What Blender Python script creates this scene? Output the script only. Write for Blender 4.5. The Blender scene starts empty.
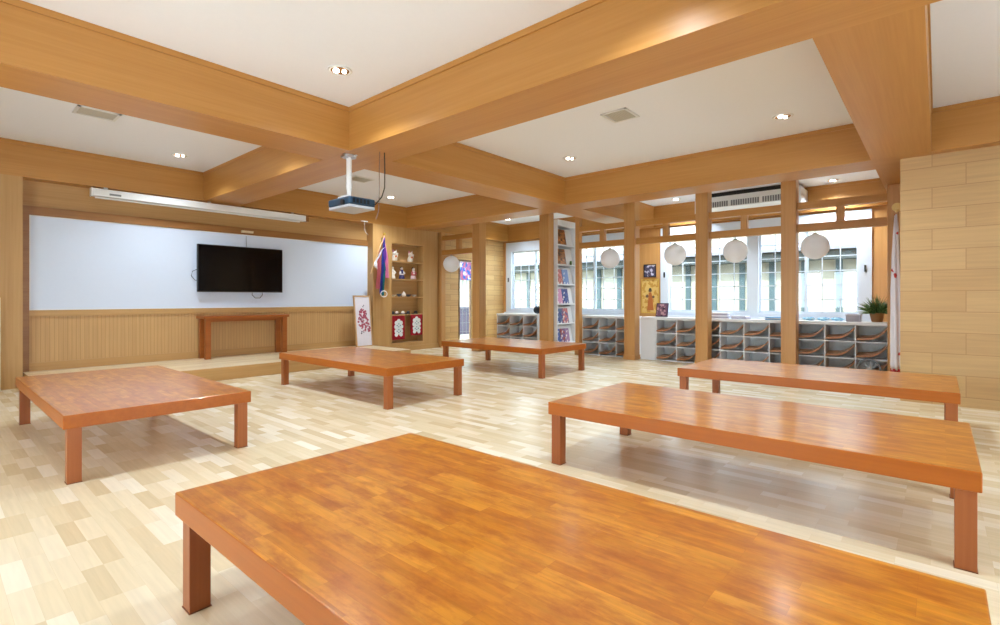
import bpy, bmesh, math, random
from mathutils import Vector, Matrix
random.seed(7)
C = bpy.context.scene
COL = C.collection
H = 1.28
# ---------------------------------------------------------------- camera
cam_d = bpy.data.cameras.new('camera')
cam_d.sensor_width = 36.0
cam_d.lens = 504.0 / 1000.0 * 36.0
cam_d.shift_y = -13.5 / 1000.0
cam_d.clip_end = 200
cam = bpy.data.objects.new('camera', cam_d)
COL.objects.link(cam)
TH = math.atan2(438.0, 504.0)
cam.location = (0, 0, H)
cam.rotation_euler = (math.pi / 2, 0, TH - math.pi / 2)
C.camera = cam
# ---------------------------------------------------------------- world, sun, daylight, exposure
wd = bpy.data.worlds.new('sky'); C.world = wd; wd.use_nodes = True
bg = wd.node_tree.nodes['Background']
bg.inputs[0].default_value = (0.74, 0.88, 1.0, 1)
bg.inputs[1].default_value = 13.0
sd = bpy.data.lights.new('sun', 'SUN'); sd.energy = 10.0; sd.angle = 0.02; sd.color = (1, .96, .88)
so = bpy.data.objects.new('sun', sd); COL.objects.link(so)
so.rotation_euler = (math.radians(0), math.radians(-38), 0)      # shines towards +X, steeply down
# fill daylight also enters by two unseen openings added in wall_side and wall_rear
C.view_settings.view_transform = 'Standard'
C.view_settings.look = 'None'
C.view_settings.exposure = -0.16
C.view_settings.gamma = 1.0
C.view_settings.use_curve_mapping = False

# ---------------------------------------------------------------- helpers
def lin(r, g, b):
    f = lambda v: (v / 255 / 12.92) if v / 255 <= .04045 else ((v / 255 + .055) / 1.055) ** 2.4
    return (f(r), f(g), f(b), 1)
def newmat(name):
    m = bpy.data.materials.new(name); m.use_nodes = True
    nt = m.node_tree; p = nt.nodes['Principled BSDF']
    return m, nt, p
def plain(name, col, rough=.5, metal=0, spec=.5, emit=None, noise=.04):
    m, nt, p = newmat(name)
    p.inputs['Roughness'].default_value = rough; p.inputs['Metallic'].default_value = metal
    p.inputs['Specular IOR Level'].default_value = spec
    n = nt.nodes.new('ShaderNodeTexNoise'); n.inputs['Scale'].default_value = 18
    tc = nt.nodes.new('ShaderNodeTexCoord'); nt.links.new(tc.outputs['Object'], n.inputs['Vector'])
    r = nt.nodes.new('ShaderNodeMapRange'); r.inputs[3].default_value = 1 - noise; r.inputs[4].default_value = 1 + noise
    nt.links.new(n.outputs['Fac'], r.inputs[0])
    h = nt.nodes.new('ShaderNodeHueSaturation'); h.inputs['Color'].default_value = col
    nt.links.new(r.outputs[0], h.inputs['Value']); nt.links.new(h.outputs[0], p.inputs['Base Color'])
    if emit:
        p.inputs['Emission Color'].default_value = emit[0]; p.inputs['Emission Strength'].default_value = emit[1]
    return m
def coords(nt, order, scale=(1, 1, 1)):
    """object coordinates re-ordered, e.g. 'yz' puts Y on u and Z on v"""
    tc = nt.nodes.new('ShaderNodeTexCoord'); s = nt.nodes.new('ShaderNodeSeparateXYZ'); c = nt.nodes.new('ShaderNodeCombineXYZ')
    nt.links.new(tc.outputs['Object'], s.inputs[0])
    for i, ch in enumerate(order):
        mu = nt.nodes.new('ShaderNodeMath'); mu.operation = 'MULTIPLY'; mu.inputs[1].default_value = scale[i]
        nt.links.new(s.outputs['xyz'.index(ch)], mu.inputs[0]); nt.links.new(mu.outputs[0], c.inputs[i])
    return c.outputs[0]
def veneer(name, c1, c2, grain='x', rough=.38, spec=.45):
    """fine straight-grained veneer: noise stretched along the grain"""
    m, nt, p = newmat(name)
    sc = {'x': (1.2, 45, 45), 'y': (45, 1.2, 45), 'z': (45, 45, 1.2)}[grain]
    v = coords(nt, 'xyz', sc)
    n = nt.nodes.new('ShaderNodeTexNoise'); n.inputs['Scale'].default_value = 1.0; n.inputs['Detail'].default_value = 4
    nt.links.new(v, n.inputs['Vector'])
    v2 = coords(nt, 'xyz', tuple(s * .16 for s in sc))
    n2 = nt.nodes.new('ShaderNodeTexNoise'); n2.inputs['Scale'].default_value = 1.0; n2.inputs['Detail'].default_value = 2
    nt.links.new(v2, n2.inputs['Vector'])
    ad = nt.nodes.new('ShaderNodeMath'); ad.operation = 'ADD'
    nt.links.new(n.outputs['Fac'], ad.inputs[0]); nt.links.new(n2.outputs['Fac'], ad.inputs[1])
    r = nt.nodes.new('ShaderNodeMapRange'); r.inputs[1].default_value = .65; r.inputs[2].default_value = 1.35
    nt.links.new(ad.outputs[0], r.inputs[0])
    mx = nt.nodes.new('ShaderNodeMix'); mx.data_type = 'RGBA'
    mx.inputs['A'].default_value = c1; mx.inputs['B'].default_value = c2
    nt.links.new(r.outputs[0], mx.inputs['Factor']); nt.links.new(mx.outputs['Result'], p.inputs['Base Color'])
    p.inputs['Roughness'].default_value = rough; p.inputs['Specular IOR Level'].default_value = spec
    return m
def bricks(name, order, bw, bh, mortar, stops, mortar_col, rough=.4, offset=.5, freq=2, grain=(1.5, 40, 1), gamt=.12, off=(0, 0), spec=.5, burl=0, squash=1.0, mfac=1.0, coat=0):
    """rows of boards bw long and bh high, each board its own tone"""
    m, nt, p = newmat(name)
    v = coords(nt, order)
    mp = nt.nodes.new('ShaderNodeVectorMath'); mp.operation = 'ADD'; mp.inputs[1].default_value = (off[0], off[1], 0)
    nt.links.new(v, mp.inputs[0])
    b = nt.nodes.new('ShaderNodeTexBrick'); b.offset = offset; b.offset_frequency = freq; b.squash = squash; b.squash_frequency = 2
    b.inputs['Color1'].default_value = (0, 0, 0, 1); b.inputs['Color2'].default_value = (1, 1, 1, 1); b.inputs['Mortar'].default_value = (.5, .5, .5, 1)
    b.inputs['Scale'].default_value = 1; b.inputs['Mortar Size'].default_value = mortar; b.inputs['Mortar Smooth'].default_value = .1
    b.inputs['Bias'].default_value = 0; b.inputs['Brick Width'].default_value = bw; b.inputs['Row Height'].default_value = bh
    nt.links.new(mp.outputs[0], b.inputs['Vector'])
    ramp = nt.nodes.new('ShaderNodeValToRGB'); ramp.color_ramp.interpolation = 'LINEAR'
    els = ramp.color_ramp.elements
    while len(els) < len(stops): els.new(.5)
    for e, (pos, col) in zip(els, stops): e.position = pos; e.color = col
    nt.links.new(b.outputs['Color'], ramp.inputs[0])
    # grain
    vm = nt.nodes.new('ShaderNodeVectorMath'); vm.operation = 'MULTIPLY'; vm.inputs[1].default_value = grain
    nt.links.new(v, vm.inputs[0])
    va = nt.nodes.new('ShaderNodeVectorMath'); va.operation = 'MULTIPLY_ADD'; va.inputs[1].default_value = (37, 11, 5)
    nt.links.new(b.outputs['Color'], va.inputs[0]); nt.links.new(vm.outputs[0], va.inputs[2])
    n = nt.nodes.new('ShaderNodeTexNoise'); n.inputs['Scale'].default_value = 1; n.inputs['Detail'].default_value = 5; n.inputs['Distortion'].default_value = .4
    nt.links.new(va.outputs[0], n.inputs['Vector'])
    r = nt.nodes.new('ShaderNodeMapRange'); r.inputs[1].default_value = .3; r.inputs[2].default_value = .7; r.inputs[3].default_value = 1 - gamt; r.inputs[4].default_value = 1 + gamt
    nt.links.new(n.outputs['Fac'], r.inputs[0])
    h = nt.nodes.new('ShaderNodeHueSaturation'); nt.links.new(ramp.outputs[0], h.inputs['Color']); nt.links.new(r.outputs[0], h.inputs['Value'])
    mf = nt.nodes.new('ShaderNodeMath'); mf.operation = 'MULTIPLY'; mf.inputs[1].default_value = mfac
    nt.links.new(b.outputs['Fac'], mf.inputs[0])
    mx = nt.nodes.new('ShaderNodeMix'); mx.data_type = 'RGBA'; mx.inputs['B'].default_value = mortar_col
    nt.links.new(mf.outputs[0], mx.inputs['Factor']); nt.links.new(h.outputs[0], mx.inputs['A'])
    last = mx.outputs['Result']
    if burl:
        vn = nt.nodes.new('ShaderNodeVectorMath'); vn.operation = 'MULTIPLY'; vn.inputs[1].default_value = (4.5, 11, 1)
        nt.links.new(v, vn.inputs[0])
        n3 = nt.nodes.new('ShaderNodeTexNoise'); n3.inputs['Scale'].default_value = 1.3; n3.inputs['Detail'].default_value = 6; n3.inputs['Roughness'].default_value = .65
        nt.links.new(vn.outputs[0], n3.inputs['Vector'])
        r3 = nt.nodes.new('ShaderNodeMapRange'); r3.inputs[1].default_value = .44; r3.inputs[2].default_value = .66; r3.inputs[3].default_value = 0; r3.inputs[4].default_value = burl
        nt.links.new(n3.outputs['Fac'], r3.inputs[0])
        h3 = nt.nodes.new('ShaderNodeMix'); h3.data_type = 'RGBA'; h3.inputs['B'].default_value = lin(150, 68, 10)
        nt.links.new(last, h3.inputs['A']); nt.links.new(r3.outputs[0], h3.inputs['Factor'])
        last = h3.outputs['Result']
    nt.links.new(last, p.inputs['Base Color'])
    p.inputs['Roughness'].default_value = rough; p.inputs['Specular IOR Level'].default_value = spec
    if coat:
        p.inputs['Coat Weight'].default_value = coat; p.inputs['Coat Roughness'].default_value = .15
    return m

class MB:
    def __init__(s): s.bm = bmesh.new()
    def box(s, x0, x1, y0, y1, z0, z1, bev=0, seg=2):
        r = bmesh.ops.create_cube(s.bm, size=1)
        vs = r['verts']
        for v in vs:
            v.co = Vector(((x0 + x1) / 2 + v.co.x * (x1 - x0), (y0 + y1) / 2 + v.co.y * (y1 - y0), (z0 + z1) / 2 + v.co.z * (z1 - z0)))
        if bev:
            es = list({e for v in vs for e in v.link_edges})
            bmesh.ops.bevel(s.bm, geom=es, offset=bev, segments=seg, affect='EDGES', profile=.5)
        return s
    def cyl(s, p0, p1, r0, r1=None, n=16, caps=True):
        r1 = r0 if r1 is None else r1
        p0, p1 = Vector(p0), Vector(p1); d = p1 - p0; L = d.length
        q = d.to_track_quat('Z', 'Y').to_matrix().to_4x4()
        bmesh.ops.create_cone(s.bm, cap_ends=caps, segments=n, radius1=max(r0, 1e-4), radius2=max(r1, 1e-4), depth=L, matrix=Matrix.Translation((p0 + p1) / 2) @ q)
        return s
    def sphere(s, c, r, sx=1, sy=1, sz=1, u=24, v=16):
        bmesh.ops.create_uvsphere(s.bm, u_segments=u, v_segments=v, radius=r, matrix=Matrix.Translation(c) @ Matrix.Diagonal((sx, sy, sz, 1)))
        return s
    def tube(s, pts, r, n=8):
        rings = []
        pts = [Vector(p) for p in pts]
        for i, p in enumerate(pts):
            d = (pts[min(i + 1, len(pts) - 1)] - pts[max(i - 1, 0)]).normalized()
            a = d.cross(Vector((0, 0, 1)))
            if a.length < .05: a = d.cross(Vector((1, 0, 0)))
            a.normalize(); b = d.cross(a)
            rings.append([s.bm.verts.new(p + (a * math.cos(t) + b * math.sin(t)) * r) for t in [2 * math.pi * k / n for k in range(n)]])
        for i in range(len(rings) - 1):
            for k in range(n):
                s.bm.faces.new((rings[i][k], rings[i][(k + 1) % n], rings[i + 1][(k + 1) % n], rings[i + 1][k]))
        s.bm.faces.new(rings[0][::-1]); s.bm.faces.new(rings[-1])
        return s
    def lathe(s, c, prof, n=20):
        rings = []
        for (r, z) in prof:
            rings.append([s.bm.verts.new((c[0] + max(r, .0005) * math.cos(2 * math.pi * k / n), c[1] + max(r, .0005) * math.sin(2 * math.pi * k / n), c[2] + z)) for k in range(n)])
        for i in range(len(rings) - 1):
            for k in range(n):
                s.bm.faces.new((rings[i][k], rings[i][(k + 1) % n], rings[i + 1][(k + 1) % n], rings[i + 1][k]))
        s.bm.faces.new(rings[0][::-1]); s.bm.faces.new(rings[-1])
        return s
    def prism(s, poly, axis, a0, a1):
        """poly = 2D outline, extruded along axis from a0 to a1 (other two axes in xyz order)"""
        def P(u, v, a): return {'x': (a, u, v), 'y': (u, a, v), 'z': (u, v, a)}[axis]
        A = [s.bm.verts.new(P(u, v, a0)) for u, v in poly]; B = [s.bm.verts.new(P(u, v, a1)) for u, v in poly]
        s.bm.faces.new(A); s.bm.faces.new(B[::-1])
        for i in range(len(poly)):
            j = (i + 1) % len(poly); s.bm.faces.new((A[j], A[i], B[i], B[j]))
        return s
    def build(s, name, mat, parent=None, smooth=False, base=None):
        bmesh.ops.recalc_face_normals(s.bm, faces=s.bm.faces)
        me = bpy.data.meshes.new(name); s.bm.to_mesh(me); s.bm.free()
        if smooth:
            for p in me.polygons: p.use_smooth = True
        if base is not None:
            me.transform(Matrix.Translation(-Vector(base)))
        me.materials.append(mat)
        o = bpy.data.objects.new(name, me); COL.objects.link(o)
        if base is not None: o.location = base
        if parent: o.parent = parent
        return o
def bx(*a, **k): return MB().box(*a, **k)
def thing(name, label, cat, loc=(0, 0, 0), rz=0, group=None):
    o = bpy.data.objects.new(name, None); COL.objects.link(o); o.location = loc; o.rotation_euler = (0, 0, rz)
    o.empty_display_size = .1
    o['label'] = label; o['category'] = cat
    if group: o['group'] = group
    return o
def tag(o, label, cat, group=None):
    o['label'] = label; o['category'] = cat
    if group: o['group'] = group
    return o
def struct(o): o['kind'] = 'structure'; return o
def sthing(name):
    o = bpy.data.objects.new(name, None); COL.objects.link(o); o['kind'] = 'structure'; return o
def dup(root, loc, rz=None, label=None, group=None):
    def cp(o, par):
        c = o.copy(); COL.objects.link(c); c.parent = par
        for ch in [x for x in bpy.data.objects if x.parent == o]: cp(ch, c)
        return c
    r = cp(root, None); r.location = loc
    if rz is not None: r.rotation_euler = (0, 0, rz)
    if label: r['label'] = label
    if group: r['group'] = group
    return r

# ---------------------------------------------------------------- materials
V1, V2 = lin(192, 138, 72), lin(178, 122, 56)
BEAMX = veneer('veneer_x', V1, V2, 'x'); BEAMY = veneer('veneer_y', V1, V2, 'y'); BEAMZ = veneer('veneer_z', lin(200, 150, 92), lin(184, 132, 74), 'z')
WALLV = veneer('veneer_wall', lin(196, 154, 98), lin(180, 136, 80), 'x', rough=.45)
WALLZ = veneer('veneer_wall_upright', lin(196, 154, 98), lin(180, 136, 80), 'z', rough=.45)
TRIMD = veneer('veneer_trim', lin(158, 110, 58), lin(140, 92, 46), 'x')
PLANKX = bricks('plank_wall_side', 'yz', .61, .252, .0035, [(0, lin(194, 156, 104)), (1, lin(202, 166, 114))], lin(172, 132, 84), rough=.5, grain=(1.5, 30, 1), gamt=.07, off=(-.055 + .61 * 20, -.118 + .252 * 2))
PLANKY = bricks('plank_wall_back', 'xz', .61, .15, .003, [(0, lin(190, 150, 95)), (1, lin(205, 168, 112))], lin(140, 100, 58), rough=.5, grain=(1.5, 30, 1), gamt=.08, off=(5, .1))
BEAD = bricks('beadboard', 'zx', 40, .052, .0035, [(0, lin(194, 152, 98)), (1, lin(198, 157, 103))], lin(176, 134, 82), rough=.5, grain=(1.5, 30, 1), gamt=.06, off=(20, 5), offset=0)
FLOOR = bricks('laminate_floor', 'yx', .36, .084, .0005, [(0, lin(212, 190, 152)), (.35, lin(224, 206, 170)), (.7, lin(230, 214, 182)), (1, lin(240, 230, 208))], lin(200, 178, 142), rough=.26, offset=.37, freq=3, grain=(2.5, 45, 1), gamt=.05, off=(20, 20), spec=.5, mfac=.5)
PLAT = bricks('platform_boards', 'xy', .9, .11, .001, [(0, lin(214, 188, 148)), (1, lin(236, 218, 184))], lin(190, 160, 120), rough=.35, offset=.4, freq=2, grain=(2.5, 45, 1), gamt=.06, off=(20, 20))
TABLE = bricks('table_block_wood', 'yx', .42, .052, .0004, [(0, lin(182, 107, 20)), (.5, lin(192, 119, 28)), (1, lin(206, 136, 40))], lin(150, 66, 16), rough=.30, offset=.41, freq=3, grain=(3, 50, 3), gamt=.16, off=(20, 20), burl=.7, mfac=.5, spec=.45, coat=.35)
TLEG = veneer('table_leg_wood', lin(168, 98, 50), lin(152, 82, 40), 'z', rough=.35)
TEDGE = veneer('table_edge_wood', lin(176, 96, 26), lin(160, 82, 18), 'y', rough=.3)
CONS = veneer('console_wood', lin(164, 92, 34), lin(146, 76, 24), 'x', rough=.35)
WHITE = plain('white_ceiling', lin(238, 240, 246), .8, noise=.01)
BOARD = plain('whiteboard', lin(212, 222, 238), .42, noise=.01, spec=.4)
WFRAME = plain('white_window_paint', lin(206, 214, 226), .4, noise=.01)
CABW = plain('cabinet_laminate', lin(226, 228, 230), .4, noise=.01)
CABG = plain('cabinet_inside', lin(222, 226, 226), .5, noise=.01)
TRAY = veneer('bent_ply', lin(186, 134, 92), lin(160, 110, 70), 'x', rough=.4)
BLACK = plain('black_plastic', lin(22, 22, 24), .35)
SCREEN = plain('tv_glass', lin(6, 6, 9), .12, spec=.3, noise=0)
METAL = plain('metal', lin(190, 190, 192), .3, metal=1)
GOLD = plain('gold', lin(214, 176, 84), .35, metal=.6)
def papermat():
    m, nt, p = newmat('paper_shade'); nt.nodes.remove(p); out = nt.nodes['Material Output']
    a = nt.nodes.new('ShaderNodeBsdfDiffuse'); a.inputs[0].default_value = lin(246, 247, 250)
    b = nt.nodes.new('ShaderNodeBsdfTranslucent'); b.inputs[0].default_value = lin(250, 250, 250)
    mx = nt.nodes.new('ShaderNodeMixShader'); mx.inputs[0].default_value = .4
    nt.links.new(a.outputs[0], mx.inputs[1]); nt.links.new(b.outputs[0], mx.inputs[2]); nt.links.new(mx.outputs[0], out.inputs[0])
    return m
SHADE = papermat()
PLASTIC = plain('white_plastic', lin(228, 228, 226), .45, noise=.01)
VENT = plain('vent_grey', lin(192, 186, 172), .6)
GREY = plain('grille_grey', lin(120, 122, 124), .6)
def glassmat():
    m, nt, p = newmat('window_glass'); nt.nodes.remove(p)
    out = nt.nodes['Material Output']
    t = nt.nodes.new('ShaderNodeBsdfTransparent'); t.inputs[0].default_value = (.95, .98, .97, 1)
    g = nt.nodes.new('ShaderNodeBsdfGlossy'); g.inputs['Roughness'].default_value = .02
    lw = nt.nodes.new('ShaderNodeLayerWeight'); lw.inputs[0].default_value = .5
    pw = nt.nodes.new('ShaderNodeMath'); pw.operation = 'POWER'; pw.inputs[1].default_value = 5; nt.links.new(lw.outputs['Facing'], pw.inputs[0])
    f = nt.nodes.new('ShaderNodeMath'); f.operation = 'MULTIPLY_ADD'; f.inputs[1].default_value = .9; f.inputs[2].default_value = .04; nt.links.new(pw.outputs[0], f.inputs[0])
    mx = nt.nodes.new('ShaderNodeMixShader')
    nt.links.new(f.outputs[0], mx.inputs[0]); nt.links.new(t.outputs[0], mx.inputs[1]); nt.links.new(g.outputs[0], mx.inputs[2]); nt.links.new(mx.outputs[0], out.inputs[0])
    return m
GLASS = glassmat()
_pc = {}
def pc(r, g, b, rough=.6):
    k = (r, g, b, rough)
    if k not in _pc: _pc[k] = plain('paint_%d_%d_%d' % (r, g, b), lin(r, g, b), rough)
    return _pc[k]

# ---------------------------------------------------------------- the shell
ZB, ZC = 3.04, 3.55
XR, YR = -3.2, -3.8          # rear and side walls behind the camera
YW = 10.2                    # whiteboard wall
XW = 11.9                    # window wall
struct(bx(XR - .2, 12.1, YR - .2, 12.6, -.15, 0).build('floor', FLOOR))
struct(bx(XR - .2, 12.1, YR - .2, 10.4, ZC, ZC + .2).build('ceiling', WHITE))
# whiteboard wall (back of the recess), its wainscot is a separate trim
struct(bx(XR - .2, 8.95, YW, YW + .2, 0, ZC).build('wall_back', WALLV))
w = MB(); w.box(8.95, 9.96, YW, YW + .06, 0, ZC).box(10.46, 12.1, YW, YW + .06, 0, ZC).box(9.96, 10.46, YW, YW + .06, 2.40, ZC)
struct(w.build('wall_back_right', PLANKY))
struct(bx(XR - .2, .97, 9.95, YW, 0, ZB).build('trim_1', WALLZ))                 # left pilaster
w = MB(); w.box(6.93, 7.43, 9.95, YW, 0, ZB).box(8.48, 8.95, 9.95, YW, 0, ZB).box(7.43, 8.48, 9.95, YW, 2.66, ZB).box(7.43, 8.48, 9.95, YW, 0, .18)
struct(w.build('wall_niche', WALLZ))
struct(bx(7.1, 8.97, 9.93, 9.95, 0, .12).build('baseboard_back', WALLV))
struct(bx(8.1, 8.3, YR, .36, 0, ZB).build('wall_right', PLANKX))
struct(bx(8.3, 12.1, .12, .29, 0, ZC).build('wall_alcove', BEAMZ))
def holed(axis, c0, c1, a0, a1, h0, h1, z0, z1):
    m = MB()
    for (p, q, r, t) in ((a0, a1, 0, z0), (a0, a1, z1, ZC), (a0, h0, z0, z1), (h1, a1, z0, z1)):
        m.box(p, q, c0, c1, r, t) if axis == 'x' else m.box(c0, c1, p, q, r, t)
    return m
struct(holed('x', YR - .2, YR, XR, 12.1, .2, 4.2, .9, 2.5).build('wall_side', WHITE))
struct(holed('y', XR - .2, XR, YR - .2, YW, 1.5, 5.5, .9, 2.5).build('wall_rear', WHITE))
# window wall: openings 0.95..5.12 and 5.9..10.07, z .85..3.04
w = MB(); w.box(XW, XW + .2, .3, YW, 0, .85).box(XW, XW + .2, .3, YW, 3.0, ZC).box(XW, XW + .2, .3, .95, .85, 3.0).box(XW, XW + .2, 5.12, 5.9, .85, 3.0).box(XW, XW + .2, 10.07, YW, .85, 3.0)
struct(w.build('wall_window', BEAMZ))

def beam(n, axis, a0, a1, b0, b1, mat):
    """boxed ceiling beam with a thin cover strip along the ceiling"""
    m = MB()
    if axis == 'y':
        m.box(a0, a1, b0, b1, ZB, ZC - .001); m.box(a0 - .014, a1 + .014, b0, b1, ZC - .055, ZC - .001)
    else:
        m.box(b0, b1, a0, a1, ZB + .0005, ZC - .001); m.box(b0, b1, a0 - .014, a1 + .014, ZC - .055, ZC - .001)
    struct(m.build('trim_%d' % n, mat))
B1, B2, A1, A2 = (3.34, 3.95), (7.92, 8.52), (.06, .64), (5.27, 5.87)
beam(2, 'x', A1[0], A1[1], XR, XW, BEAMX)
beam(3, 'x', A2[0], A2[1], XR, XW, BEAMX)
beam(4, 'y', B1[0], B1[1], YR, 9.95, BEAMY)
beam(5, 'y', B2[0], B2[1], YR, 9.95, BEAMY)
beam(6, 'x', 9.95, YW, XR, XW, BEAMX)
beam(7, 'y', XW - .08, XW, .64, 9.95, BEAMY)
beam(8, 'y', -1.15, -.55, YR, 9.95, BEAMY)

# whiteboard recess: trims, rail, wainscot, skirting
m = MB(); m.box(.97, 1.06, YW - .05, YW, .205, 2.66).box(1.06, 6.93, YW - .05, YW, 2.53, 2.66)
struct(m.build('trim_9', TRIMD))
struct(bx(.97, 6.93, YW - .045, YW, 1.02, 1.11).build('trim_10', WALLV))
struct(bx(.97, 6.93, YW - .02, YW, .33, 1.02).build('trim_11', BEAD))
struct(bx(.97, 6.93, YW - .035, YW, .205, .33).build('trim_12', WALLV))
wb = thing('whiteboard', 'long white board covering the upper wall behind the television', 'whiteboard', (4.0, YW - .02, 1.11))
def P(o, mb, name, mat, smooth=False):
    """build world-space mesh as a child of a thing standing at o.location"""
    c = mb.build(name, mat, None, smooth)
    c.data.transform(Matrix.Translation(-Vector(o.location)) )
    c.parent = o
    return c
P(wb, bx(1.062, 6.928, YW - .03, YW - .001, 1.112, 2.528), 'board', BOARD)
m = MB(); m.box(1.062, 6.928, YW - .036, YW - .03, 1.112, 1.124).box(1.062, 1.074, YW - .036, YW - .03, 1.124, 2.516).box(6.916, 6.928, YW - .036, YW - .03, 1.124, 2.516).box(1.062, 6.928, YW - .036, YW - .03, 2.516, 2.528)
P(wb, m, 'frame', PLASTIC)

# platform
st = bx(.99, 6.88, 8.5, YW - .04, .001, .205, bev=.006).build('trim_13', PLAT); struct(st)
st.data.materials.append(WALLV)
for f in st.data.polygons:
    if abs(f.normal.z) < .5: f.material_index = 1

# ---------------------------------------------------------------- columns and lattice transoms
def column(x, y, w, h, ztop, label):
    t = thing('wooden_column', label, 'column', (x + w / 2, y + h / 2, 0), group='square wooden columns')
    P(t, bx(x, x + w, y, y + h, 0.001, ztop, bev=.006), 'shaft', BEAMZ)
    P(t, bx(x - .012, x + w + .012, y - .012, y + h + .012, .0005, .10, bev=.004), 'plinth', BEAMZ)
    return t
column(9.8, .31, .24, .28, ZC - .002, 'square wooden end column beside the flag and the plank wall')
column(9.8, 1.83, .24, .23, ZC - .002, 'square wooden column to the right of the second paper globe from the right')
column(9.8, 3.30, .24, .23, ZC - .002, 'square wooden column standing between two paper globes, left of the air conditioner')
column(9.8, 4.79, .24, .24, ZC - .002, 'square wooden column standing free left of the framed golden picture')
column(9.87, 6.18, .12, .11, ZC - .002, 'slim wooden post in front of the right edge of the magazine rack')
column(9.8, 6.99, .22, .27, ZC - .002, 'square wooden column standing left of the tall magazine rack')
column(8.95, 8.45, .24, .24, ZC - .002, 'square wooden column nearest the display niche, beside the glass door')
def lattice(x, y0, y1, label, studs=1):
    t = thing('lattice_transom', label, 'transom', (x, (y0 + y1) / 2, 2.43), group='open transoms between the columns')
    P(t, bx(x - .06, x + .06, y0, y1, 2.81, 2.93, bev=.003), 'top_rail', BEAMY)
    P(t, bx(x - .06, x + .06, y0, y1, 2.43, 2.56, bev=.003), 'bottom_rail', BEAMY)
    for k in range(studs):
        yc = y0 + (y1 - y0) * (k + 1) / (studs + 1)
        P(t, bx(x - .055, x + .055, yc - .055, yc + .055, 2.56, 2.81), 'stud', BEAMZ)
    return t
lattice(9.93, .591, 1.829, 'open wooden transom over the counter end with the potted plant')
lattice(9.93, 2.061, 3.299, 'open wooden transom in front of the air conditioner')
lattice(9.93, 3.531, 4.789, 'open wooden transom above the framed golden picture')
lattice(9.93, 5.031, 6.179, 'open wooden transom just right of the tall magazine rack')
lattice(9.07, 8.691, 9.86, 'open wooden transom beside the display niche wall')
struct(bx(9.0, 9.14, 9.86, YW, 0, ZB).build('trim_14', BEAMZ))

# ---------------------------------------------------------------- windows
def window(n, y0):
    """white window 4.17 m long with two pairs of sliding sashes"""
    t = sthing('window_%d' % n); t.location = (XW, y0, .85)
    y1 = y0 + 4.17; g = [(y0 + .2, y0 + 1.98), (y0 + 2.18, y1 - .2)]
    m = MB(); m.box(XW - .03, XW + .12, y0, y1, 2.72, 3.0).box(XW - .03, XW + .12, y0, y1, .85, .98)
    m.box(XW - .03, XW + .12, y0, y0 + .2, .98, 2.72).box(XW - .03, XW + .12, y1 - .2, y1, .98, 2.72).box(XW - .03, XW + .12, g[0][1], g[1][0], .98, 2.72)
    P(t, m, 'window_frame', WFRAME)
    P(t, bx(XW - .12, XW - .031, y0, y1, .85, .885, bev=.005), 'window_sill', WFRAME)
    for (a, b) in g:
        mid = (a + b) / 2
        for i, (c, d) in enumerate(((a, mid + .03), (mid - .03, b))):
            x = XW + .02 + i * .04
            m = MB(); s = .04
            m.box(x, x + .03, c, c + s, .98, 2.72).box(x, x + .03, d - s, d, .98, 2.72).box(x, x + .03, c + s, d - s, .98, .98 + s).box(x, x + .03, c + s, d - s, 2.72 - s, 2.72)
            for k in (1, 2):
                yy = c + (d - c) * k / 3; m.box(x + .008, x + .022, yy - .009, yy + .009, 1.02, 2.68)
            for k in range(1, 6):
                zz = .98 + 1.74 * k / 6; m.box(x + .008, x + .022, c + s, d - s, zz - .009, zz + .009)
            f = P(t, m, 'sash', WFRAME)
            P(t, bx(x + .014, x + .017, c + s, d - s, .98 + s, 2.72 - s), 'glass', GLASS)
    for yy in (y0 + .1, y1 - .1):
        P(t, bx(XW - .05, XW - .03, yy - .018, yy + .018, 1.80, 1.93, bev=.004), 'handle', BLACK)
window(1, .95); window(2, 5.9)
# glass door in the back wall beside the last column
d = sthing('door_1'); d.location = (10.2, YW, 0)
DJ = pc(112, 84, 56)
m = MB(); m.box(9.965, 9.995, YW - .015, YW + .05, .002, 2.395).box(10.425, 10.455, YW - .015, YW + .05, .002, 2.395).box(9.995, 10.425, YW - .015, YW + .05, 2.35, 2.395).box(9.995, 10.425, YW - .015, YW + .05, .002, .1)
P(d, m, 'door_frame', DJ)
m = MB()
for k in range(1, 9): m.box(9.995, 10.425, YW + .01, YW + .018, .1 + .25 * k - .005, .1 + .25 * k + .005)
for k in (1, 2): m.box(9.995 + .143 * k - .005, 9.995 + .143 * k + .005, YW + .01, YW + .018, .1, 2.35)
P(d, m, 'muntins', pc(130, 134, 130))
P(d, bx(9.995, 10.425, YW + .02, YW + .024, .1, 2.35), 'glass', GLASS)
cu = thing('door_curtain', 'short pink and blue printed curtain hung in the narrow glass door', 'curtain', (10.2, YW + .06, 1.9))
def drape(y, x0, x1, z0, z1, amp, waves, n=40):
    bm = bmesh.new(); A = []; 
    for i in range(n + 1):
        t = i / n; x = x0 + (x1 - x0) * t; yy = y + amp * math.sin(t * waves * 2 * math.pi)
        A.append([bm.verts.new((x, yy, z1)), bm.verts.new((x, yy * 1.0, (z0 + z1) / 2)), bm.verts.new((x, yy, z0))])
    for i in range(n):
        for k in range(2): bm.faces.new((A[i][k], A[i + 1][k], A[i + 1][k + 1], A[i][k + 1]))
    r = MB(); r.bm.free(); r.bm = bm
    bmesh.ops.solidify(bm, geom=bm.faces[:], thickness=.003)
    return r
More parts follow.
